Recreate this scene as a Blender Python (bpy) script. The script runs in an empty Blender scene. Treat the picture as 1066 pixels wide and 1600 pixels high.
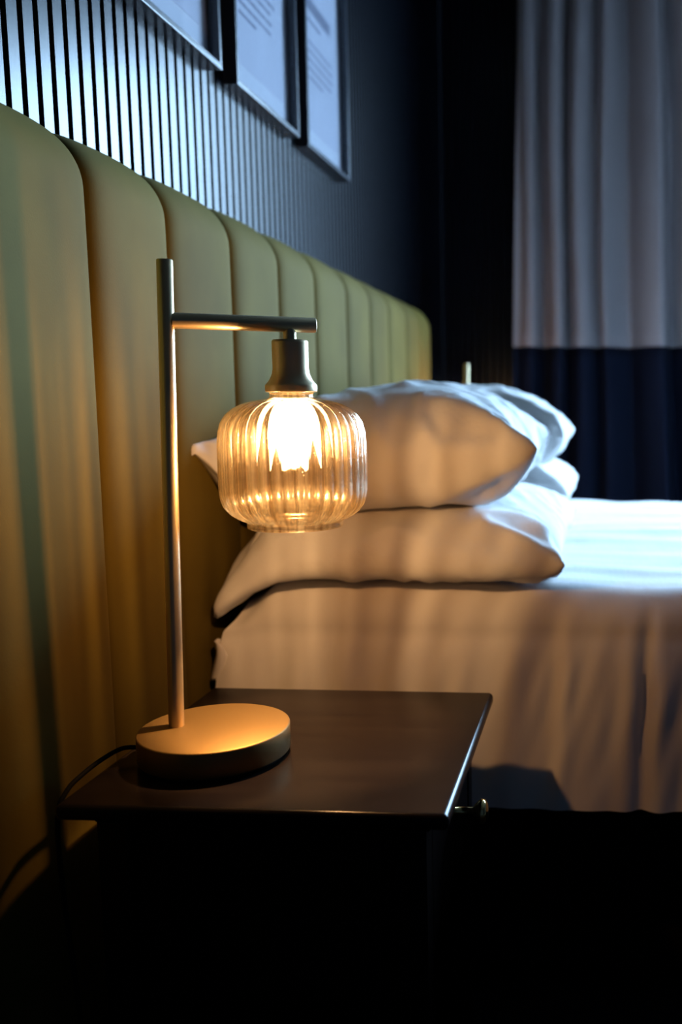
import bpy, bmesh, math, random
from math import sin, cos, pi, radians, atan, hypot, exp
from mathutils import Vector, Matrix, noise

random.seed(7)
sc = bpy.context.scene
COL = sc.collection

# ------------------------------------------------------------------ camera
F_PX = 1450.0                                   # focal length in pixels of the 1066x1600 frame
cam_d = bpy.data.cameras.new('camera')
cam = bpy.data.objects.new('camera', cam_d)
COL.objects.link(cam)
cam.location = (0.0, 0.0, 1.03)
cam.rotation_euler = (pi / 2 - atan(175 / F_PX), 0, radians(3.4))
cam_d.sensor_fit = 'VERTICAL'
cam_d.sensor_height = 36.0
cam_d.lens = F_PX * 36.0 / 1600.0
cam_d.shift_x = -(850 - 533) / 1600.0           # off-centre crop of the photograph
cam_d.shift_y = 0.0
cam_d.clip_start = 0.02
cam_d.dof.use_dof = True
cam_d.dof.focus_distance = 1.13
cam_d.dof.aperture_fstop = 3.0
sc.camera = cam

# ------------------------------------------------------------------ view, world, daylight
sc.view_settings.view_transform = 'Standard'
sc.view_settings.look = 'None'
sc.view_settings.gamma = 1.0
sc.view_settings.use_curve_mapping = False
sc.view_settings.exposure = 0.0
sc.cycles.use_denoising = True
sc.cycles.transparent_max_bounces = 32
sc.cycles.max_bounces = 10
sc.cycles.diffuse_bounces = 4
sc.cycles.glossy_bounces = 5
sc.cycles.transmission_bounces = 8
sc.cycles.sample_clamp_indirect = 4.0
sc.cycles.blur_glossy = 0.1
sc.cycles.caustics_refractive = False
sc.cycles.caustics_reflective = False

SKY_STRENGTH = 50.0
SKY_COLOUR = (0.43, 0.69, 1.0, 1)
LAMP_WATTS = 50.0
LAMP_COLOUR = (1.0, 0.53, 0.22)

world = bpy.data.worlds.new('sky')
sc.world = world
world.use_nodes = True
bgn = world.node_tree.nodes['Background']
bgn.inputs[0].default_value = SKY_COLOUR
bgn.inputs[1].default_value = SKY_STRENGTH

# the window opening in the far wall
WX0, WX1, WZ0, WZ1 = 0.17, 2.60, 0.75, 2.62
YF = 4.30                                       # far wall
XL = -0.72                                      # slat fronts of the left wall
XR, YN, ZC = 3.2, -1.6, 2.85

pd = bpy.data.lights.new('window_daylight', 'AREA')
pd.shape = 'RECTANGLE'
pd.size = WX1 - WX0
pd.size_y = WZ1 - WZ0
pd.cycles.is_portal = True
po = bpy.data.objects.new('window_daylight', pd)
po.location = ((WX0 + WX1) / 2, YF + 0.20, (WZ0 + WZ1) / 2)
po.rotation_euler = (-pi / 2, 0, 0)
COL.objects.link(po)

# ------------------------------------------------------------------ materials
def new_mat(name):
    m = bpy.data.materials.new(name)
    m.use_nodes = True
    nt = m.node_tree
    return m, nt, nt.nodes['Principled BSDF']

def pm(name, col, rough=0.5, metal=0.0, spec=0.5, bump=None, var=None, sheen=0.0, sheen_tint=None, coat=0.0):
    m, nt, b = new_mat(name)
    b.inputs['Base Color'].default_value = (*col, 1)
    b.inputs['Roughness'].default_value = rough
    b.inputs['Metallic'].default_value = metal
    b.inputs['Specular IOR Level'].default_value = spec
    b.inputs['Coat Weight'].default_value = coat
    if sheen:
        b.inputs['Sheen Weight'].default_value = sheen
        b.inputs['Sheen Roughness'].default_value = 0.4
        if sheen_tint:
            b.inputs['Sheen Tint'].default_value = (*sheen_tint, 1)
    tc = nt.nodes.new('ShaderNodeTexCoord')
    if var:                                     # var = (scale vector, dark colour, light colour)
        mp = nt.nodes.new('ShaderNodeMapping')
        mp.inputs['Scale'].default_value = var[0]
        n = nt.nodes.new('ShaderNodeTexNoise')
        n.inputs['Scale'].default_value = 1.0
        n.inputs['Detail'].default_value = 5
        r = nt.nodes.new('ShaderNodeValToRGB')
        r.color_ramp.elements[0].position = 0.35
        r.color_ramp.elements[1].position = 0.68
        r.color_ramp.elements[0].color = (*var[1], 1)
        r.color_ramp.elements[1].color = (*var[2], 1)
        nt.links.new(tc.outputs['Object'], mp.inputs[0])
        nt.links.new(mp.outputs[0], n.inputs['Vector'])
        nt.links.new(n.outputs['Fac'], r.inputs[0])
        nt.links.new(r.outputs[0], b.inputs['Base Color'])
    if bump:                                    # bump = (scale vector, strength, distance)
        mp = nt.nodes.new('ShaderNodeMapping')
        mp.inputs['Scale'].default_value = bump[0]
        n = nt.nodes.new('ShaderNodeTexNoise')
        n.inputs['Scale'].default_value = 1.0
        n.inputs['Detail'].default_value = 4
        bp = nt.nodes.new('ShaderNodeBump')
        bp.inputs['Strength'].default_value = bump[1]
        bp.inputs['Distance'].default_value = bump[2]
        nt.links.new(tc.outputs['Object'], mp.inputs[0])
        nt.links.new(mp.outputs[0], n.inputs['Vector'])
        nt.links.new(n.outputs['Fac'], bp.inputs['Height'])
        nt.links.new(bp.outputs[0], b.inputs['Normal'])
    return m

M = {}
M['slat'] = pm('navy_satin_slat', (0.0015, 0.0025, 0.005), 0.27, spec=0.27)
M['slat_back'] = pm('black_felt_backing', (0.004, 0.005, 0.008), 0.9, spec=0.1)
M['paint'] = pm('dark_wall_paint', (0.012, 0.015, 0.022), 0.8, spec=0.1)
M['ceiling'] = pm('ceiling_paint', (0.05, 0.05, 0.05), 0.9, spec=0.1)
M['floor'] = pm('dark_carpet', (0.03, 0.027, 0.025), 0.95, spec=0.1, bump=((220, 220, 220), 0.4, 0.004))
M['white_frame'] = pm('white_window_paint', (0.75, 0.75, 0.75), 0.4)
M['velvet'] = pm('ochre_velvet', (0.30, 0.20, 0.04), 0.8, spec=0.1, sheen=0.04, sheen_tint=(0.75, 0.72, 0.42),
                 var=((2.2, 5.0, 3.2), (0.104, 0.073, 0.0105), (0.150, 0.108, 0.017)), bump=((400, 400, 400), 0.12, 0.001))
M['linen'] = pm('white_cotton', (0.80, 0.80, 0.80), 0.85, spec=0.2, sheen=0.1, bump=((13, 7, 13), 0.35, 0.02))
M['duvet'] = pm('white_cotton_duvet', (0.80, 0.79, 0.79), 0.85, spec=0.2, sheen=0.1, bump=((14, 5, 5), 0.3, 0.012))
M['black_wood'] = pm('black_brown_lacquered_wood', (0.018, 0.013, 0.012), 0.24, spec=0.13,
                     var=((3, 30, 3), (0.007, 0.005, 0.005), (0.011, 0.008, 0.007)), bump=((60, 500, 60), 0.05, 0.001))
M['dark_fabric'] = pm('dark_divan_fabric', (0.012, 0.009, 0.008), 0.9, spec=0.1)
M['brass'] = pm('brushed_champagne_brass', (0.62, 0.49, 0.29), 0.38, metal=0.8, bump=((300, 300, 300), 0.03, 0.0005))
M['brass_top'] = pm('satin_gold_metal', (0.28, 0.18, 0.065), 0.52, metal=0.9, bump=((700, 700, 700), 0.15, 0.0006))
M['knob'] = pm('polished_brass', (0.75, 0.58, 0.25), 0.18, metal=1.0)
M['cord'] = pm('black_rubber', (0.004, 0.004, 0.004), 0.8, spec=0.1)
M['frame'] = pm('navy_black_picture_frame', (0.010, 0.014, 0.022), 0.25, spec=0.6)
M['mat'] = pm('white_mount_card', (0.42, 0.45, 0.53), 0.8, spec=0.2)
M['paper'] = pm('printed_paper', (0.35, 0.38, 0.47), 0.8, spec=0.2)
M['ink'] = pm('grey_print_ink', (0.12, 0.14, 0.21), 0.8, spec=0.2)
M['plastic'] = pm('white_socket_plastic', (0.8, 0.78, 0.72), 0.4)
M['navy_cloth'] = pm('navy_curtain_cloth', (0.006, 0.010, 0.026), 0.85, spec=0.15, bump=((300, 300, 300), 0.1, 0.001))

def curtain_mat():
    m, nt, b = new_mat('pale_grey_curtain_cloth')
    b.inputs['Base Color'].default_value = (0.36, 0.33, 0.34, 1)
    b.inputs['Roughness'].default_value = 0.8
    b.inputs['Specular IOR Level'].default_value = 0.2
    return m
M['curtain'] = curtain_mat()

def schlick(nt, target, fac=1.0, f0=0.04, normal=None):
    lw = nt.nodes.new('ShaderNodeLayerWeight'); lw.inputs[0].default_value = 0.5
    if normal: nt.links.new(normal, lw.inputs['Normal'])
    p = nt.nodes.new('ShaderNodeMath'); p.operation = 'POWER'; p.inputs[1].default_value = 5
    q = nt.nodes.new('ShaderNodeMath'); q.operation = 'MULTIPLY_ADD'; q.inputs[1].default_value = fac * (1 - f0); q.inputs[2].default_value = fac * f0
    nt.links.new(lw.outputs['Facing'], p.inputs[0]); nt.links.new(p.outputs[0], q.inputs[0]); nt.links.new(q.outputs[0], target)

def clear_mat(name, fac, tint=(1, 1, 1)):
    m, nt, b = new_mat(name)
    nt.nodes.remove(b)
    out = nt.nodes['Material Output']
    mx = nt.nodes.new('ShaderNodeMixShader')
    tr = nt.nodes.new('ShaderNodeBsdfTransparent')
    tr.inputs[0].default_value = (*tint, 1)
    gl = nt.nodes.new('ShaderNodeBsdfGlossy')
    gl.inputs['Roughness'].default_value = 0.02
    schlick(nt, mx.inputs[0], fac)
    nt.links.new(tr.outputs[0], mx.inputs[1])
    nt.links.new(gl.outputs[0], mx.inputs[2])
    nt.links.new(mx.outputs[0], out.inputs[0])
    return m
M['pane'] = clear_mat('window_glass', 1.0)
M['picture_glass'] = clear_mat('picture_glass', 0.9)

def shade_glass():
    """Amber tinted ribbed glass with seed bubbles: part clear transmission, part refraction, part reflection."""
    m, nt, b = new_mat('amber_ribbed_glass')
    nt.nodes.remove(b)
    N, L = nt.nodes, nt.links
    out = N['Material Output']
    tc = N.new('ShaderNodeTexCoord')
    # seeds and waviness
    vor = N.new('ShaderNodeTexVoronoi'); vor.inputs['Scale'].default_value = 170
    L.new(tc.outputs['Object'], vor.inputs['Vector'])
    vr = N.new('ShaderNodeValToRGB')
    vr.color_ramp.elements[0].position = 0.0; vr.color_ramp.elements[0].color = (1, 1, 1, 1)
    vr.color_ramp.elements[1].position = 0.16; vr.color_ramp.elements[1].color = (0, 0, 0, 1)
    L.new(vor.outputs['Distance'], vr.inputs[0])
    nz = N.new('ShaderNodeTexNoise'); nz.inputs['Scale'].default_value = 60; nz.inputs['Detail'].default_value = 3
    L.new(tc.outputs['Object'], nz.inputs['Vector'])
    add = N.new('ShaderNodeMath'); add.operation = 'ADD'
    L.new(vr.outputs[0], add.inputs[0]); L.new(nz.outputs['Fac'], add.inputs[1])
    bp = N.new('ShaderNodeBump'); bp.inputs['Strength'].default_value = 0.35; bp.inputs['Distance'].default_value = 0.0012
    L.new(add.outputs[0], bp.inputs['Height'])
    at = N.new('ShaderNodeAttribute'); at.attribute_name = 'streak_tint'
    rmp = N.new('ShaderNodeValToRGB')                      # refracted light streaks painted as darker tint in grooves and random bands
    e = rmp.color_ramp.elements
    e[0].position = 0.0; e[0].color = (1.0, 0.97, 0.92, 1)
    e[1].position = 1.0; e[1].color = (0.42, 0.31, 0.20, 1)
    L.new(at.outputs['Fac'], rmp.inputs[0])
    tr = N.new('ShaderNodeBsdfTransparent'); L.new(rmp.outputs[0], tr.inputs[0])
    gs = N.new('ShaderNodeBsdfGlass'); gs.inputs['IOR'].default_value = 1.45
    gs.inputs['Roughness'].default_value = 0.03; gs.inputs['Color'].default_value = (1, 0.96, 0.89, 1)
    L.new(bp.outputs[0], gs.inputs['Normal'])
    gl = N.new('ShaderNodeBsdfGlossy'); gl.inputs['Roughness'].default_value = 0.16
    gl.inputs['Color'].default_value = (1, 0.92, 0.72, 1)
    L.new(bp.outputs[0], gl.inputs['Normal'])
    m1 = N.new('ShaderNodeMixShader'); m1.inputs[0].default_value = 0.40
    L.new(tr.outputs[0], m1.inputs[1]); L.new(gs.outputs[0], m1.inputs[2])
    # wavy, seeded glass also scatters a little light forwards
    rf = N.new('ShaderNodeBsdfRefraction'); rf.inputs['IOR'].default_value = 1.2; rf.inputs['Roughness'].default_value = 0.45
    rf.inputs['Color'].default_value = (1, 0.80, 0.42, 1)
    L.new(bp.outputs[0], rf.inputs['Normal'])
    m3 = N.new('ShaderNodeMixShader'); m3.inputs[0].default_value = 0.07
    L.new(m1.outputs[0], m3.inputs[1]); L.new(rf.outputs[0], m3.inputs[2])
    m2 = N.new('ShaderNodeMixShader')
    schlick(nt, m2.inputs[0], 1.0, 0.12, bp.outputs[0]); L.new(m3.outputs[0], m2.inputs[1]); L.new(gl.outputs[0], m2.inputs[2])
    L.new(m2.outputs[0], out.inputs[0])
    return m
M['shade'] = shade_glass()

def glow_mat(name, col, strength, clear):
    m, nt, b = new_mat(name)
    nt.nodes.remove(b)
    out = nt.nodes['Material Output']
    em = nt.nodes.new('ShaderNodeEmission')
    em.inputs[0].default_value = (*col, 1); em.inputs[1].default_value = strength
    tr = nt.nodes.new('ShaderNodeBsdfTransparent')
    mx = nt.nodes.new('ShaderNodeMixShader'); mx.inputs[0].default_value = clear
    nt.links.new(em.outputs[0], mx.inputs[1]); nt.links.new(tr.outputs[0], mx.inputs[2])
    nt.links.new(mx.outputs[0], out.inputs[0])
    return m
M['bulb'] = glow_mat('lit_bulb_glass', (1.0, 0.76, 0.42), 60.0, 0.5)
M['filament'] = glow_mat('lit_filament', (1.0, 0.80, 0.50), 60.0, 0.0)

# ------------------------------------------------------------------ helpers
def obj(name, bm, mat, parent=None, smooth=False, bevel=0.0, subd=0, loc=(0, 0, 0)):
    me = bpy.data.meshes.new(name)
    bm.normal_update()
    bm.to_mesh(me); bm.free()
    if smooth:
        for p in me.polygons: p.use_smooth = True
    o = bpy.data.objects.new(name, me)
    me.materials.append(M[mat] if isinstance(mat, str) else mat)
    COL.objects.link(o)
    o.location = loc
    if parent: o.parent = parent
    if bevel:
        md = o.modifiers.new('bevel', 'BEVEL'); md.width = bevel; md.segments = 3
        md.limit_method = 'ANGLE'; md.angle_limit = radians(40)
    if subd:
        md = o.modifiers.new('sub', 'SUBSURF'); md.levels = subd; md.render_levels = subd
    return o

def thing(name, label, cat, loc=(0, 0, 0), rotz=0.0, group=None):
    o = bpy.data.objects.new(name, None)
    COL.objects.link(o)
    o.empty_display_size = 0.1
    o.location = loc; o.rotation_euler = (0, 0, rotz)
    o['label'] = label; o['category'] = cat
    if group: o['group'] = group
    return o

def tag(o, label, cat, group=None):
    o['label'] = label; o['category'] = cat
    if group: o['group'] = group
    return o

def box(bm, x0, x1, y0, y1, z0, z1):
    v = [bm.verts.new(p) for p in ((x0, y0, z0), (x1, y0, z0), (x1, y1, z0), (x0, y1, z0),
                                   (x0, y0, z1), (x1, y0, z1), (x1, y1, z1), (x0, y1, z1))]
    for f in ((0, 3, 2, 1), (4, 5, 6, 7), (0, 1, 5, 4), (1, 2, 6, 5), (2, 3, 7, 6), (3, 0, 4, 7)):
        bm.faces.new([v[i] for i in f])

def bx(*a):
    bm = bmesh.new(); box(bm, *a); return bm

def lathe(prof, n=64, rib=None):
    """prof = [(r, z)...] closed at axis when r == 0; rib(angle, i) returns a radius offset."""
    bm = bmesh.new()
    rings = []
    for i, (r, z) in enumerate(prof):
        if r < 1e-6:
            rings.append([bm.verts.new((0, 0, z))]); continue
        rings.append([bm.verts.new(((r + (rib(2 * pi * k / n, i) if rib else 0)) * cos(2 * pi * k / n),
                                    (r + (rib(2 * pi * k / n, i) if rib else 0)) * sin(2 * pi * k / n), z)) for k in range(n)])
    for a, b in zip(rings, rings[1:]):
        for k in range(n):
            k2 = (k + 1) % n
            if len(a) == 1 and len(b) == 1: continue
            if len(a) == 1: bm.faces.new((a[0], b[k], b[k2]))
            elif len(b) == 1: bm.faces.new((a[k], b[0], a[k2]))
            else: bm.faces.new((a[k], b[k], b[k2], a[k2]))
    bmesh.ops.recalc_face_normals(bm, faces=bm.faces)
    return bm

def tube(pts, r, n=16, cap=True):
    bm = bmesh.new()
    pts = [Vector(p) for p in pts]
    rings = []
    up = None
    for i, p in enumerate(pts):
        t = (pts[min(i + 1, len(pts) - 1)] - pts[max(i - 1, 0)]).normalized()
        if up is None:
            up = Vector((0, 0, 1)) if abs(t.z) < 0.9 else Vector((1, 0, 0))
        u = (up - t * up.dot(t)).normalized(); w = t.cross(u); up = u
        rr = r[i] if isinstance(r, (list, tuple)) else r
        rings.append([bm.verts.new(p + (u * cos(2 * pi * k / n) + w * sin(2 * pi * k / n)) * rr) for k in range(n)])
    for a, b in zip(rings, rings[1:]):
        for k in range(n):
            bm.faces.new((a[k], a[(k + 1) % n], b[(k + 1) % n], b[k]))
    if cap:
        bm.faces.new(rings[0][::-1]); bm.faces.new(rings[-1])
    bmesh.ops.recalc_face_normals(bm, faces=bm.faces)
    return bm

def catmull(pts, per=8):
    pts = [Vector(p) for p in pts]
    P = [pts[0]] + pts + [pts[-1]]
    out = []
    for i in range(1, len(P) - 2):
        for k in range(per):
            t = k / per
            a, b, c, d = P[i - 1], P[i], P[i + 1], P[i + 2]
            out.append(0.5 * ((2 * b) + (c - a) * t + (2 * a - 5 * b + 4 * c - d) * t * t + (3 * b - a - 3 * c + d) * t ** 3))
    out.append(P[-2])
    return out

def grid(nu, nv, fn):
    bm = bmesh.new()
    vs = [[bm.verts.new(fn(i / nu, j / nv)) for j in range(nv + 1)] for i in range(nu + 1)]
    for i in range(nu):
        for j in range(nv):
            bm.faces.new((vs[i][j], vs[i + 1][j], vs[i + 1][j + 1], vs[i][j + 1]))
    return bm

def ss(a, b, x):
    t = max(0.0, min(1.0, (x - a) / (b - a))); return t * t * (3 - 2 * t)

def structure(o):
    o['kind'] = 'structure'; return o

# ------------------------------------------------------------------ the room
structure(obj('floor', bx(XL - 0.06, XR + 0.1, YN - 0.1, YF + 0.1, -0.1, 0.0), 'floor'))
structure(obj('ceiling', bx(XL - 0.06, XR + 0.1, YN - 0.1, YF + 0.1, ZC, ZC + 0.1), 'ceiling'))
structure(obj('wall_right', bx(XR, XR + 0.1, YN - 0.1, YF + 0.1, 0, ZC), 'paint'))
structure(obj('wall_near', bx(XL - 0.06, XR, YN - 0.1, YN, 0, ZC), 'paint'))

PITCH, SW, SD = 0.0335, 0.0215, 0.012
bm = bmesh.new()
box(bm, XL - 0.06, XL - SD, YN, YF, 0, ZC)
y = 1.1465 - PITCH * 82
while y + SW < YF:
    if y > YN: box(bm, XL - SD, XL, y, y + SW, 0, ZC)
    y += PITCH
wl = structure(obj('wall_left', bm, 'slat', bevel=0.0))
wl.data.materials.append(M['slat_back'])
for p in wl.data.polygons:
    if p.index < 6: p.material_index = 1

bm = bmesh.new()
W0 = YF + 0.012
for a in ((XL - 0.06, WX0, 0, ZC), (WX1, XR, 0, ZC), (WX0, WX1, 0, WZ0), (WX0, WX1, WZ1, ZC)):
    box(bm, a[0], a[1], W0, YF + 0.16, a[2], a[3])
nb = len(bm.faces)
x = XL + 0.005
while x + SW < WX0 - 0.01:
    box(bm, x, x + SW, YF, W0, 0, ZC)
    x += PITCH
wf = structure(obj('wall_far', bm, 'slat'))
wf.data.materials.append(M['slat_back'])
for p in wf.data.polygons:
    if p.index < nb: p.material_index = 1

bm = bmesh.new()
t = 0.05
box(bm, WX0, WX1, YF + 0.06, YF + 0.11, WZ0, WZ0 + t)
box(bm, WX0, WX1, YF + 0.06, YF + 0.11, WZ1 - t, WZ1)
for xx in (WX0, (WX0 + WX1 - t) / 2, WX1 - t):
    box(bm, xx, xx + t, YF + 0.06, YF + 0.11, WZ0 + t, WZ1 - t)
win = structure(obj('window_1', bm, 'white_frame', bevel=0.004))
obj('pane', bx(WX0 + 0.01, WX1 - 0.01, YF + 0.083, YF + 0.087, WZ0 + 0.01, WZ1 - 0.01), 'pane', win)
obj('window_sill', bx(WX0, WX1, YF - 0.0, YF + 0.06, WZ0 - 0.0, WZ0 + 0.02), 'white_frame', win)

# ------------------------------------------------------------------ headboard
HX = XL + 0.001
hb = thing('headboard', 'long ochre velvet headboard with vertical channels, mounted on the slatted wall behind the bed', 'headboard', (HX, 2.175, 0))
def local(o, root):
    o.location = o.location - root.location
    return o
HB_Z, HB_R, HB_F = 1.355, 0.066, -0.650        # height of the seam line, rounding, front plane (x)
HBY = [0.66, 0.90, 1.165, 1.38, 1.62, 1.86, 2.10, 2.36, 2.60, 2.83, 3.09, 3.32, 3.54]   # channel seams
HN = len(HBY) - 1
back = obj('back_panel', bx(HX, HB_F - 0.012, HBY[0], HBY[-1], 0.02, HB_Z - 0.03), 'dark_fabric', hb)
local(back, hb)
prof = [(HB_F, 0.02 + (HB_Z - HB_R - 0.02) * i / 10, 1, 0) for i in range(11)]
cx, cz = HB_F - HB_R, HB_Z - HB_R
for i in range(1, 11):
    a = pi / 2 * i / 10
    prof.append((cx + HB_R * cos(a), cz + HB_R * sin(a), cos(a), sin(a)))
def channel(k):
    y0, y1 = HBY[k], HBY[k + 1]
    last = (k == HN - 1)
    ts = [-1 + 2 * (0.5 - 0.5 * cos(pi * i / 20)) for i in range(21)]
    ts = [-1, -0.985, -0.96, -0.92, -0.86, -0.78, -0.66, -0.5, -0.3, -0.1, 0.1, 0.3, 0.5, 0.66, 0.78, 0.86, 0.92, 0.96, 0.985, 1]
    def fn(u, v):
        t = ts[round(u * (len(ts) - 1))]
        px, pz, nx, nz = prof[round(v * (len(prof) - 1))]
        b = 0.016 * (1 - abs(t) ** 7) ** 0.6 + 0.002 * (1 - t * t)
        b += 0.0012 * noise.noise(Vector((k * 3.1, t * 1.5, pz * 4)))
        yy = y0 + (y1 - y0) * (t + 1) / 2
        sq = 0.0
        if last and t > 0:                       # rounded outer corner of the headboard
            d = max(0.0, yy - (y1 - 0.05)) / 0.05
            sq = 0.05 * (1 - math.sqrt(max(0, 1 - d * d)))
            h = max(0.0, (pz - (HB_Z - 0.10)) / 0.10)
            yy -= sq * 0.0 + 0.05 * h ** 3 * (t)
        x = px + nx * b; z = pz + nz * b
        if last and t > 0: x = max(HX + 0.004, x - sq)
        if pz + 0 <= 0.021: x = px + b * 0.4
        return (max(x, HX + 0.003), yy, z)
    bm = grid(len(ts) - 1, len(prof) - 1, fn)
    bmesh.ops.recalc_face_normals(bm, faces=bm.faces)
    o = obj('channel', bm, 'velvet', hb, smooth=True, subd=1)
    local(o, hb)
for k in range(HN): channel(k)
bm = bx(HX, HB_F - 0.002, HBY[-1] - 0.002, HBY[-1] + 0.004, 0.02, HB_Z - 0.05)
local(obj('side_panel', bm, 'velvet', hb), hb)

# ------------------------------------------------------------------ pictures
PZ0, PH, PWID, PD = 1.626, 0.54, 0.372, 0.030
def picture(y0, label, kind):
    r = thing('picture_frame', label, 'picture', (XL, y0, PZ0), group='framed prints above the headboard')
    bm = bmesh.new(); w = 0.011
    box(bm, 0.0, PD, 0, PWID, 0, w); box(bm, 0.0, PD, 0, PWID, PH - w, PH)
    box(bm, 0.0, PD, 0, w, w, PH - w); box(bm, 0.0, PD, PWID - w, PWID, w, PH - w)
    obj('frame', bm, 'frame', r, bevel=0.0012)
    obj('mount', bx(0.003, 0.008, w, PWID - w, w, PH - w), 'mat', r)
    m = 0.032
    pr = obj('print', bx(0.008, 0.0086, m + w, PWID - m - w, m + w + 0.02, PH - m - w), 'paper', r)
    bm = bmesh.new()
    rnd = random.Random(kind)
    def line(z, ya, yb, h):
        yy = ya
        while yy < yb - 0.004:
            wl_ = min(rnd.uniform(0.010, 0.030), yb - yy)
            box(bm, 0.0086, 0.0090, yy, yy + wl_, z, z + h)
            yy += wl_ + 0.0035
    if kind == 3:
        line(0.345, 0.075, 0.275, 0.030)
        obj('printed_heading', bm, 'ink', pr)
        bm = bmesh.new()
        line(0.318, 0.085, 0.19, 0.008)
        for i in range(5): line(0.268 - i * 0.021, 0.085, 0.30 - (0.10 if i == 4 else rnd.uniform(0, 0.03)), 0.006)
    elif kind == 2:
        for i in range(8): line(0.303 - i * 0.0205, 0.075, 0.285 - (0.11 if i == 7 else rnd.uniform(0, 0.03)), 0.006)
    else:
        for i in range(4): line(0.47 - i * 0.021, 0.08, 0.28, 0.006)
    obj('printed_text', bm, 'ink', pr)
    obj('glass', bx(0.018, 0.020, w, PWID - w, w, PH - w), 'picture_glass', r)
picture(1.366, 'framed print in a navy frame, the one nearest the camera', 1)
picture(1.808, 'framed print with a paragraph of small text, middle one of three', 2)
picture(2.246, 'framed print with a heading above a short paragraph, nearest the curtain', 3)

# ------------------------------------------------------------------ curtain
cu = thing('curtain', 'full-length two-tone curtain, pale grey above and navy below, beside the window', 'curtain', (0.0, YF - 0.19, 0.0))
CZ = 1.260
def curtain_pt(s, z):
    h = (z) / ZC
    xa = -0.395 + 0.045 * h
    xb = 0.50 - 0.135 * h ** 1.2
    x = xa + (xb - xa) * s
    # fold crests (fraction of the width) between narrow dark valleys
    crest = (0.0, 0.095, 0.235, 0.385, 0.545, 0.77, 1.0)
    val = (0.165, 0.31, 0.475, 0.625, 0.885)
    sh_ = s + 0.012 * sin(3.0 * z + 5 * s)
    yv = 0.0
    for c_, w_, a_ in ((0.150, 0.026, 0.12), (0.285, 0.034, 0.14), (0.435, 0.044, 0.13), (0.615, 0.080, 0.16), (0.86, 0.045, 0.13), (0.01, 0.02, 0.03)):
        yv += a_ * exp(-((sh_ - c_) / w_) ** 2)
    yv = yv - 0.045 + 0.012 * sin(s * 37 + 0.8 * z) * (1.1 - h) + 0.004 * noise.noise(Vector((s * 12, z * 3, 1)))
    xv = 0.010 * sin(s * 2 * pi * 5.5)
    return (x + xv, yv, z)
bm = grid(190, 24, lambda u, v: curtain_pt(u, CZ + (ZC - 0.003 - CZ) * v))
o = obj('upper_cloth', bm, 'curtain', cu, smooth=True)
md = o.modifiers.new('thick', 'SOLIDIFY'); md.thickness = 0.003
bm = grid(190, 20, lambda u, v: curtain_pt(u, 0.012 + (CZ - 0.012) * v))
o = obj('navy_band', bm, 'navy_cloth', cu, smooth=True)
md = o.modifiers.new('thick', 'SOLIDIFY'); md.thickness = 0.003

# ------------------------------------------------------------------ bed
BY0, BY1, BX0, BX1, BTOP = 1.455, 2.905, -0.615, 1.42, 0.725
bed = thing('bed', 'double bed with a dark fabric base, pushed against the ochre headboard', 'bed', (BX0, (BY0 + BY1) / 2, 0))
local(obj('bed_base', bx(BX0 + 0.0, BX1 - 0.03, BY0 + 0.035, BY1 - 0.035, 0.06, 0.40), 'dark_fabric', bed, bevel=0.01), bed)
local(obj('mattress', bx(BX0 + 0.005, BX1 - 0.05, BY0 + 0.05, BY1 - 0.05, 0.40, BTOP - 0.03), 'linen', bed, bevel=0.05), bed)
for sx in (BX0 + 0.1, BX1 - 0.15):
    for sy in (BY0 + 0.12, BY1 - 0.12):
        local(obj('leg', tube([(sx, sy, 0), (sx, sy, 0.06)], 0.025), 'black_wood', bed), bed)

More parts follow.
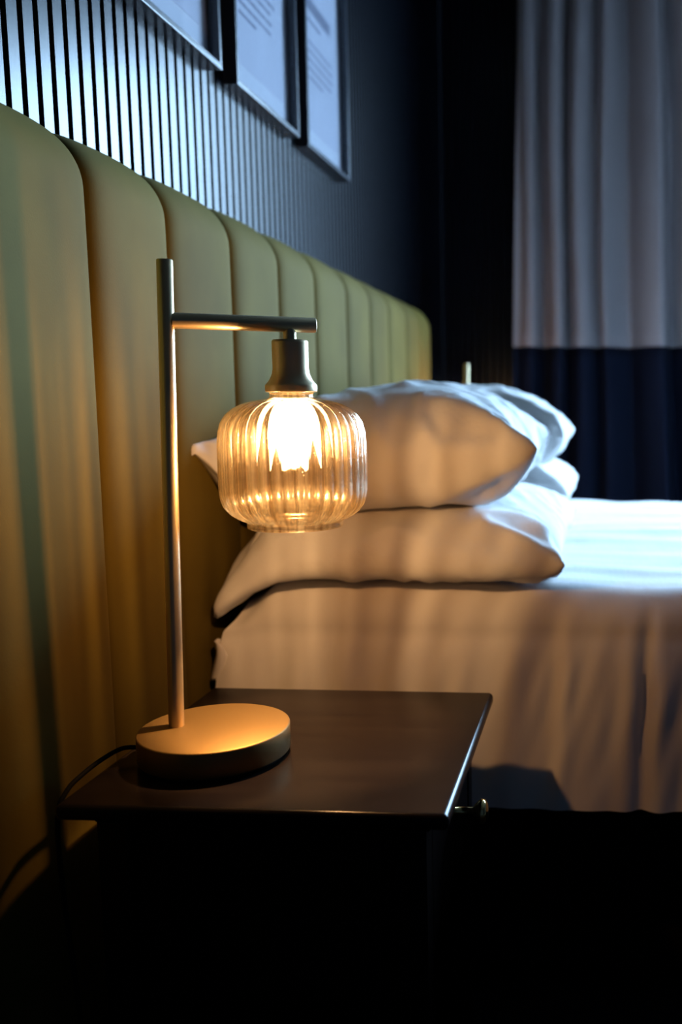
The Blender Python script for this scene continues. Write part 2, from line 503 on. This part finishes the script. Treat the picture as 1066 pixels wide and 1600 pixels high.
HEM = 0.393
def duvet_pt(u, v):
    # u along the bed length (x), v across it from the near hem over the top to the far hem
    R = 0.075
    side = BTOP - R - HEM
    arc = R * pi / 2
    top = (BY1 - BY0) - 2 * R
    L = 2 * side + 2 * arc + top
    s = v * L
    x = BX0 + (BX1 - BX0) * u
    near = s < L / 2
    q = s if near else L - s
    if q < side: yy, z, ny, nz, hang = 0.0, HEM + q, -1, 0, 1 - q / side
    elif q < side + arc:
        a = (q - side) / R
        yy, z, ny, nz, hang = R - R * cos(a), BTOP - R + R * sin(a), -cos(a), sin(a), 0
    else: yy, z, ny, nz, hang = R + (q - side - arc), BTOP, 0, 1, 0
    # soft vertical folds on the side, deeper towards the hem
    zz = (BTOP - z)
    k = ss(0.0, 0.16, zz)
    f = 0.0
    w = x + 0.05 * zz + (0 if near else 2.3)
    for cx_, wd, am in ((-0.48, .020, .006), (-0.40, .022, .008), (-0.30, .03, .009), (-0.21, .022, .006), (-0.13, .026, .009), (-0.06, .018, -.008), (-0.045, .016, .012),
                        (0.005, .03, .006), (0.058, .016, .013), (0.085, .010, -.016), (0.107, .017, .012), (0.15, .02, -.008), (0.19, .03, .014), (0.3, .03, .01), (0.42, .04, .012),
                        (0.55, .03, .012), (0.7, .04, .014), (0.86, .03, .01), (1.0, .04, .014), (1.2, .04, .012)):
        f += am * exp(-((w - cx_) / wd) ** 2)
    n1 = noise.noise(Vector((x * 7, zz * 3 + (0 if near else 9), 2.0)))
    n2 = noise.noise(Vector((x * 22, zz * 5, 5.0)))
    n3 = noise.noise(Vector((x * 3.0, yy * 3.0, 7.0)))
    n4 = noise.noise(Vector((x * 2.2 + 3, yy * 11, 3.0)))
    d = f * k * (0.95 - 0.55 * hang * hang) + 0.010 * n1 * k + 0.004 * n2 * k
    dt = 0.008 * n3 + 0.006 * n4 + 0.006 * noise.noise(Vector((x * 9, 4.0, 1.0))) * ss(0.35, 0.0, q - side) 
    d = d + 0.068 * hang ** 0.7 + 0.0045 * k * noise.noise(Vector(((x + 0.35 * zz) * 34, zz * 5, 11.0)))
    yy -= 0
    py = (BY0 + yy) if near else (BY1 - yy)
    sgn = 1 if near else -1
    py += sgn * ny * d + (0.0)
    pz = z + nz * (dt + 0.3 * d)
    # head end of the duvet pulls in towards the top, foot end rolls down
    e = ss(0.09, 0.0, x - BX0)
    pz -= 0.034 * e * ss(0.10, 0.0, zz)
    px = x + 0.022 * e * ss(0.07, 0.0, zz)
    fo = max(0.0, x - (BX1 - 0.12)) / 0.12
    if fo > 0:
        pz -= nz * 0.0
    return (px, py, pz)
bm = grid(300, 220, duvet_pt)
# foot flap
bmesh.ops.recalc_face_normals(bm, faces=bm.faces)
dv = obj('duvet', bm, 'duvet', smooth=True)
def foot_pt(u, v):
    y = BY0 + 0.02 + (BY1 - BY0 - 0.04) * u
    return (BX1 - 0.005 + 0.012 * sin(u * 40) * (1 - v), y, HEM + (BTOP - HEM - 0.003) * v)
bmf = grid(60, 12, foot_pt)
tag(dv, 'smooth white cotton duvet covering the bed and hanging down its side behind the nightstand', 'duvet')
obj('foot_flap', bmf, 'duvet', dv, smooth=True)
def corner_pt(u, v):
    # loose lower corner of the duvet poking out towards the headboard
    w = 0.035 * v ** 0.7 + 0.002
    x = -0.624 + 0.008 * (1 - v) + 0.8 * w * (u - 0.1)
    return (x, 1.435 + 0.008 * sin(u * 5 + v * 3), 0.645 - 0.07 * v + 0.014 * u * v)
bmc = grid(8, 14, corner_pt)
o = obj('duvet_corner', bmc, 'duvet', dv, smooth=True)
md = o.modifiers.new('thick', 'SOLIDIFY'); md.thickness = 0.004

# ------------------------------------------------------------------ pillows
# Each pillow is two layers of cloth joined at the rim, inflated and dropped with the cloth solver, then kept as a plain mesh.
def rest_layers(a, b, nu, nv, seed):
    bm = bmesh.new()
    def P(i, j, s):
        u = -1 + 2 * i / nu; v = -1 + 2 * j / nv
        e = (1 - u ** 8) * (1 - v ** 8)
        return (a / 2 * u, b / 2 * v, s * 0.012 * min(1, e * 3) + 0.006 * noise.noise(Vector((u * 3 + seed, v * 3, s * 2))))
    top = [[bm.verts.new(P(i, j, 1)) for j in range(nv + 1)] for i in range(nu + 1)]
    bot = [[top[i][j] if i in (0, nu) or j in (0, nv) else bm.verts.new(P(i, j, -1)) for j in range(nv + 1)] for i in range(nu + 1)]
    for i in range(nu):
        for j in range(nv):
            bm.faces.new((top[i][j], top[i + 1][j], top[i + 1][j + 1], top[i][j + 1]))
            bm.faces.new((bot[i][j], bot[i][j + 1], bot[i + 1][j + 1], bot[i + 1][j]))
    return bm
def layer_order(nu, nv):
    return [(i, j, 1) for i in range(nu + 1) for j in range(nv + 1)] + [(i, j, -1) for i in range(1, nu) for j in range(1, nv)]
def collider(bm, name):
    me = bpy.data.meshes.new(name); bm.to_mesh(me); bm.free()
    o = bpy.data.objects.new(name, me); COL.objects.link(o)
    o.modifiers.new('collision', 'COLLISION')
    o.collision.thickness_outer = 0.004; o.collision.cloth_friction = 20
    return o
def gridbox(x0, x1, y0, y1, z0, z1):
    bm = bx(x0, x1, y0, y1, z0, z1)
    bmesh.ops.subdivide_edges(bm, edges=bm.edges, cuts=4, use_grid_fill=True)
    return bm
sim_only = [collider(gridbox(-0.62, 0.6, BY0 - 0.005, BY1 + 0.005, 0.3, BTOP + 0.004), 'bed_form'),
            collider(gridbox(-0.9, -0.648, 0.6, 3.6, 0.2, 1.5), 'headboard_form')]
def pillow(loc, a, b, seed, pressure, label, tilt=(0, 0, 0), warp=None, nu=44, nv=56):
    me = bpy.data.meshes.new('pillow')
    bm = rest_layers(a, b, nu, nv, seed); bm.to_mesh(me); bm.free()
    c = bpy.data.objects.new('pillow_cloth', me); COL.objects.link(c)
    c.location = loc; c.rotation_euler = tilt
    md = c.modifiers.new('cloth', 'CLOTH')
    st = md.settings
    st.quality = 7; st.mass = 0.25; st.tension_stiffness = 20; st.compression_stiffness = 12; st.shear_stiffness = 6; st.bending_stiffness = 0.12
    st.tension_damping = 5; st.compression_damping = 5; st.shear_damping = 5; st.bending_damping = 0.5; st.air_damping = 2
    st.use_pressure = True; st.uniform_pressure_force = pressure; st.shrink_min = -0.05
    cs = md.collision_settings
    cs.collision_quality = 4; cs.distance_min = 0.004; cs.use_self_collision = False; cs.friction = 20
    n_frames = 42
    md.point_cache.frame_start = 1; md.point_cache.frame_end = n_frames
    for f in range(1, n_frames + 1): sc.frame_set(f)
    ev = c.evaluated_get(bpy.context.evaluated_depsgraph_get())
    co = [c.matrix_world @ v.co for v in ev.to_mesh().vertices]
    ev.to_mesh_clear()
    md = None
    bpy.data.objects.remove(c)
    sc.frame_set(1)
    # collision copy for the pillow above
    bm = bmesh.new(); bm.from_mesh(me)
    for v, p in zip(bm.verts, co): v.co = p
    sim_only.append(collider(bm.copy(), 'pillow_form'))
    # creases running in from the corners and along the short ends
    bm.normal_update()
    cor = {(si, sj): co[(nu if si else 0) * (nv + 1) + (nv if sj else 0)] for si in (0, 1) for sj in (0, 1)}
    nrm = [v.normal.copy() for v in bm.verts]
    for (i, j, l), v, nn in zip(layer_order(nu, nv), bm.verts, nrm):
        u = -1 + 2 * i / nu; w = -1 + 2 * j / nv
        rim = min(1.0, (1 - abs(u)) * 9) * min(1.0, (1 - abs(w)) * 9)
        d = 0.0
        for si, sj in cor:
            dx = abs(u - (2 * si - 1)) * a / 2; dy = abs(w - (2 * sj - 1)) * b / 2
            r = hypot(dx, dy) + 1e-5
            an = math.atan2(dy, dx)
            wob = noise.noise(Vector((seed + si * 3 + l, sj * 5 + r * 7, an * 2)))
            d += 0.0095 * sin(an * 10 + 2.5 * wob + seed + si + l) * exp(-((r - 0.11) / 0.085) ** 2)
        n1 = noise.noise(Vector((u * 5 + seed, w * 3.0 + l * 4, 1.0)))
        rid = 1 - abs(noise.noise(Vector((u * 3.5 + w * 1.5 + seed, w * 2.2 - u, l * 3.0)))) * 2
        d += 0.004 * n1 + 0.009 * (max(0.0, rid - 0.74) / 0.26) ** 1.5
        v.co = v.co + nn * d * rim
    for v in bm.verts:
        if warp: v.co = warp(v.co.copy())
    cen = Vector((sum(p.x for p in co), sum(p.y for p in co), sum(p.z for p in co))) / len(co)
    bmesh.ops.translate(bm, verts=bm.verts, vec=-cen)
    bmesh.ops.recalc_face_normals(bm, faces=bm.faces)
    o = obj('pillow', bm, 'linen', smooth=True, subd=1, loc=cen)
    return tag(o, label, 'pillow', 'white pillows stacked on the bed')
def droop(p):
    # near corner at the headboard hangs down past the edge of the bed
    r = hypot(p.x + 0.63, p.y - 1.46)
    k = exp(-(r / 0.075) ** 2)
    return Vector((p.x - 0.018 * k, p.y - 0.034 * k, p.z - 0.075 * k))
def point(p):
    # stretched-out near corners of the upper pillow
    k = exp(-(hypot(p.x + 0.64, p.y - 1.47) / 0.05) ** 2)
    k2 = exp(-(hypot(p.x + 0.64, p.y - 1.47) / 0.022) ** 2)
    q = exp(-(hypot(p.x + 0.13, p.y - 1.47) / 0.05) ** 2)
    return Vector((p.x + 0.014 * q, p.y - 0.035 * k - 0.02 * k2 - 0.01 * q, p.z + 0.022 * k + (0.948 - p.z) * 0.75 * exp(-(hypot(p.x + 0.64, p.y - 1.47) / 0.035) ** 2)))
pillow((-.365, 1.83, .80), .578, .76, 1, 20, 'bottom white pillow of the near stack, its drooping corner hanging beside the lamp', warp=droop)
pillow((-.41, 1.84, 1.02), .56, .77, 5, 39, 'top white pillow of the near stack, right behind the glass lamp shade', warp=point)
pillow((-.37, 2.56, .80), .58, .70, 3, 27, 'bottom white pillow of the far stack, lying on the duvet')
pillow((-.385, 2.55, 1.04), .57, .70, 9, 40, 'top white pillow of the far stack, nearest the curtain')
for o in sim_only: bpy.data.objects.remove(o)

# ------------------------------------------------------------------ nightstand
def make_nightstand(loc, label, H=0.60):
    r = thing('nightstand', label, 'nightstand', loc, group='black nightstands either side of the bed')
    W, D = 0.426, 0.416                 # x: away from the wall, y: along it
    bm = bx(0, W, -D / 2, D / 2, H - 0.018, H)
    obj('top', bm, 'black_wood', r, bevel=0.007)
    r.children[0].modifiers[0].segments = 8
    bm = bx(0.03, W - 0.022, -D / 2 + 0.022, D / 2 - 0.022, H - 0.030, H - 0.018)
    obj('moulding', bm, 'black_wood', r, bevel=0.005)
    # carcass: side panels, back, bottom
    bm = bmesh.new()
    z0 = 0.10
    box(bm, 0.04, W - 0.04, -D / 2 + 0.040, -D / 2 + 0.056, z0, H - 0.030)
    box(bm, 0.04, W - 0.04, D / 2 - 0.056, D / 2 - 0.040, z0, H - 0.030)
    box(bm, 0.034, 0.046, -D / 2 + 0.040, D / 2 - 0.040, z0, H - 0.030)
    box(bm, 0.046, W - 0.045, -D / 2 + 0.056, D / 2 - 0.056, z0, z0 + 0.015)
    box(bm, 0.046, W - 0.045, -D / 2 + 0.056, D / 2 - 0.056, 0.385, 0.40)
    obj('body', bm, 'black_wood', r, bevel=0.002)
    for sx in (0.03, W - 0.065):
        for sy in (-1, 1):
            yc = sy * (D / 2 - 0.047)
            obj('leg', bx(sx, sx + 0.036, yc - 0.018, yc + 0.018, 0, H - 0.030), 'black_wood', r, bevel=0.003)
    for za, zb in ((0.405, H - 0.036),):
        d = obj('drawer', bx(W - 0.052, W - 0.030, -D / 2 + 0.070, D / 2 - 0.070, za, zb), 'black_wood', r, bevel=0.003)
        zc = (za + zb) / 2 + (0.035 if za > 0.3 else 0)
        kb = lathe([(0, 0.047), (0.010, 0.046), (0.0155, 0.042), (0.016, 0.037), (0.012, 0.032), (0.006, 0.027), (0.005, 0.003), (0.011, 0.001), (0.011, 0), (0, 0)], 32)
        bmesh.ops.rotate(kb, verts=kb.verts, cent=(0, 0, 0), matrix=Matrix.Rotation(pi / 2, 3, 'Y'))
        bmesh.ops.translate(kb, verts=kb.verts, vec=(W - 0.030, 0.0, zc - 0.010))
        obj('knob', kb, 'knob', d, smooth=True)
    return r
def dup(root, loc, rotz, label):
    r = root.copy(); COL.objects.link(r); r.location = loc; r.rotation_euler = (0, 0, rotz); r['label'] = label
    for ch in list(root.children):
        c = ch.copy(); COL.objects.link(c); c.parent = r
        for g in list(ch.children):
            d = g.copy(); COL.objects.link(d); d.parent = c
    return r
ns = make_nightstand((-0.580, 1.121, 0), 'black-brown wooden nightstand in the foreground with a brass drawer knob, carrying the lamp')
make_nightstand((-0.580, 3.225, 0), 'black wooden nightstand behind the pillows, at the far side of the bed', 0.565)

# ------------------------------------------------------------------ table lamp
def make_lamp(loc, label):
    r = thing('table_lamp', label, 'lamp', loc, group='brass bedside lamps')
    # origin: centre of the base on the nightstand top
    R = 0.0885
    H = 0.036
    prof_b = [(0, 0.003), (R - 0.004, 0.003), (R - 0.0035, 0.0045), (R - 0.001, 0.0050), (R, 0.0065), (R, H - 0.002), (R - 0.0006, H - 0.0006), (R - 0.002, H), (0, H)]
    b = obj('base', lathe(prof_b, 128), 'brass_top', r, smooth=True)
    md = b.modifiers.new('es', 'EDGE_SPLIT'); md.split_angle = radians(50)
    pad = obj('felt_pad', lathe([(0, 0), (R - 0.006, 0), (R - 0.006, 0.003), (0, 0.003)], 64), 'cord', b)
    px, py = -0.0485, 0.0
    top = 0.590
    pole = lathe([(0, H), (0.0090, H), (0.0090, top - 0.001), (0.0082, top), (0, top)], 48)
    bmesh.ops.transform(pole, matrix=Matrix.Shear('XY', 4, (0.023, 0)), verts=pole.verts)
    bmesh.ops.translate(pole, verts=pole.verts, vec=(px, py, 0))
    o = obj('pole', pole, 'brass', r, smooth=True)
    md = o.modifiers.new('es', 'EDGE_SPLIT'); md.split_angle = radians(50)
    az = 0.5215
    e = Vector((0.113, 0.085, az))               # far end of the arm
    s = Vector((px + 0.023 * az, py, az))
    d = (e - s).normalized()
    o = obj('arm', tube([s + d * 0.006, s + d * 0.0065, e - d * 0.001, e], [0.0092, 0.0092, 0.0092, 0.0082], 32), 'brass', r, smooth=True)
    md = o.modifiers.new('es', 'EDGE_SPLIT'); md.split_angle = radians(50)
    c = e - d * 0.032
    cx_, cy_ = c.x, c.y
    st = lathe([(0, az - 0.022), (0.0078, az - 0.022), (0.0078, az), (0, az)], 32)
    bmesh.ops.translate(st, verts=st.verts, vec=(cx_, cy_, 0))
    obj('stem', st, 'brass', r, smooth=False)
    # socket cap: cylinder flaring into a collar
    zt = az - 0.0185
    cp = [(0, zt), (0.0200, zt), (0.0215, zt - 0.0015), (0.0218, zt - 0.004), (0.0216, zt - 0.034), (0.0225, zt - 0.041), (0.0255, zt - 0.048),
          (0.0290, zt - 0.0525), (0.0308, zt - 0.0545), (0.0312, zt - 0.056), (0.0312, zt - 0.0615), (0.0305, zt - 0.063), (0.024, zt - 0.063), (0.020, zt - 0.058), (0, zt - 0.058)]
    bm = lathe(cp, 64); bmesh.ops.translate(bm, verts=bm.verts, vec=(cx_, cy_, 0))
    cap = obj('socket_cap', bm, 'brass', r, smooth=True)
    md = cap.modifiers.new('es', 'EDGE_SPLIT'); md.split_angle = radians(60)
    zb = zt - 0.063
    bm = lathe([(0, zb - 0.012), (0.0165, zb - 0.012), (0.0165, zb + 0.004), (0, zb + 0.004)], 40)
    bmesh.ops.translate(bm, verts=bm.verts, vec=(cx_, cy_, 0))
    obj('bulb_holder', bm, 'plastic', cap, smooth=False)
    # ribbed glass shade
    zs = zb - 0.001                              # rim of the glass neck
    outer = [(0.0262, 0.0), (0.0262, -0.004), (0.0275, -0.0065), (0.034, -0.0080), (0.046, -0.0100), (0.058, -0.0135), (0.069, -0.0190), (0.0780, -0.0265), (0.0840, -0.036),
             (0.0873, -0.048), (0.0885, -0.062), (0.0888, -0.082), (0.0888, -0.106), (0.0885, -0.121), (0.0870, -0.131), (0.0835, -0.1400), (0.0775, -0.1475), (0.0695, -0.1535),
             (0.0620, -0.157), (0.0590, -0.1585), (0.0582, -0.1610), (0.0582, -0.1655), (0.0572, -0.1665)]
    th = [0.0022] * len(outer)
    inner = []
    for i, (rr, z) in enumerate(outer):
        a0, a1 = outer[max(i - 1, 0)], outer[min(i + 1, len(outer) - 1)]
        tx, tz = a1[0] - a0[0], a1[1] - a0[1]; l = hypot(tx, tz)
        nx, nz = -tz / l, tx / l                 # outward
        inner.append((rr - nx * 0.0024, z - nz * 0.0024))
    prof_g = [(a, zs + z) for a, z in outer] + [(a, zs + z) for a, z in reversed(inner)]
    prof_g.append(prof_g[0])
    nO = len(outer)
    amps = []
    for i, (rr, z) in enumerate(outer):
        k = ss(0.030, 0.055, rr) * (0 if i >= nO - 4 else 1) * (0.5 if i == nO - 5 else 1)
        amps.append(0.0021 * k)
    NR = 36
    def rib(an, i):
        if i < nO: k = amps[i]; inn = 1.0
        elif i < 2 * nO: k = amps[2 * nO - 1 - i]; inn = 0.8
        else: k = 0; inn = 0
        w = 0.8 + 0.45 * noise.noise(Vector((cos(an) * 2.2, sin(an) * 2.2, 4.0)))
        ph = an * NR + 0.9 * noise.noise(Vector((cos(an) * 3, sin(an) * 3, 1.0)))
        lobed = abs(sin(ph / 2)) ** 0.8          # round lobes meeting in sharp grooves
        wav = 0.0006 * noise.noise(Vector((cos(an) * 6, sin(an) * 6, i * 0.35))) if i >= nO else 0
        return k * inn * w * (lobed - 0.6) * 1.6 + (wav if k else 0)
    bm = lathe(prof_g, NR * 12, rib)
    bmesh.ops.translate(bm, verts=bm.verts, vec=(cx_, cy_, 0))
    bmesh.ops.remove_doubles(bm, verts=bm.verts, dist=1e-6)
    bmesh.ops.recalc_face_normals(bm, faces=bm.faces)
    sh = obj('lamp_shade', bm, 'shade', r, smooth=True)
    ca = sh.data.color_attributes.new('streak_tint', 'FLOAT_COLOR', 'POINT')
    for v, c_ in zip(sh.data.vertices, ca.data):
        dx, dy = v.co.x - cx_, v.co.y - cy_
        an = math.atan2(dy, dx); rr = hypot(dx, dy)
        ph = an * NR + 0.9 * noise.noise(Vector((cos(an) * 3, sin(an) * 3, 1.0)))
        g = ss(0.62, 0.15, abs(sin(ph / 2))) * ss(0.030, 0.050, rr)
        w = ss(-0.15, 0.30, noise.noise(Vector((cos(an) * 6.5, sin(an) * 6.5, 0.5 + v.co.z * 2))))  # broad random bands put into the tint so the lamp throws streaks
        d_ = min(1.0, 0.60 * g + 0.50 * w)
        c_.color = (d_, d_, d_, 1)
    # bulb
    zb2 = zb - 0.006
    bp_ = [(0.0125, zb2), (0.0135, zb2 - 0.008), (0.0190, zb2 - 0.017), (0.0245, zb2 - 0.028), (0.0262, zb2 - 0.039), (0.0250, zb2 - 0.050), (0.0212, zb2 - 0.061),
           (0.0165, zb2 - 0.071), (0.0115, zb2 - 0.080), (0.0065, zb2 - 0.087), (0, zb2 - 0.090)]
    bm = lathe(bp_, 40); bmesh.ops.translate(bm, verts=bm.verts, vec=(cx_, cy_, 0))
    bb = obj('bulb', bm, 'bulb', r, smooth=True)
    for q in range(4):
        fa = q * pi / 2 + 0.5
        obj('filament', tube([(cx_ + 0.006 * cos(fa), cy_ + 0.006 * sin(fa), zb2 - 0.026), (cx_ + 0.009 * cos(fa), cy_ + 0.009 * sin(fa), zb2 - 0.072)], 0.0009, 8), 'filament', bb, smooth=True)
    ld = bpy.data.lights.new('lamp_light', 'POINT')
    ld.energy = LAMP_WATTS; ld.color = LAMP_COLOUR; ld.shadow_soft_size = 0.0085
    lo = bpy.data.objects.new('lamp_light', ld); COL.objects.link(lo)
    lo.location = (cx_, cy_, zb2 - 0.056); lo.parent = r
    # power cord from the back of the base over the table edge to the wall
    pts = catmull([(-0.085, -0.012, 0.012), (-0.105, -0.020, 0.014), (-0.118, -0.040, 0.0095), (-0.124, -0.075, 0.0045), (-0.1270, -0.105, -0.004), (-0.1300, -0.120, -0.03), (-0.1300, -0.118, -0.12), (-0.1300, -0.10, -0.30), (-0.130, -0.09, -0.52)], 10)
    obj('power_cord', tube(pts, 0.0028, 10), 'cord', r, smooth=True)
    return r
lamp = make_lamp((-0.464, 1.063, 0.60), 'brass table lamp with a lit ribbed amber glass shade, on the nightstand in the foreground')
dup(lamp, (-0.450, 3.27, 0.565), 1.25, 'far bedside lamp, only its brass pole tip showing above the pillows')
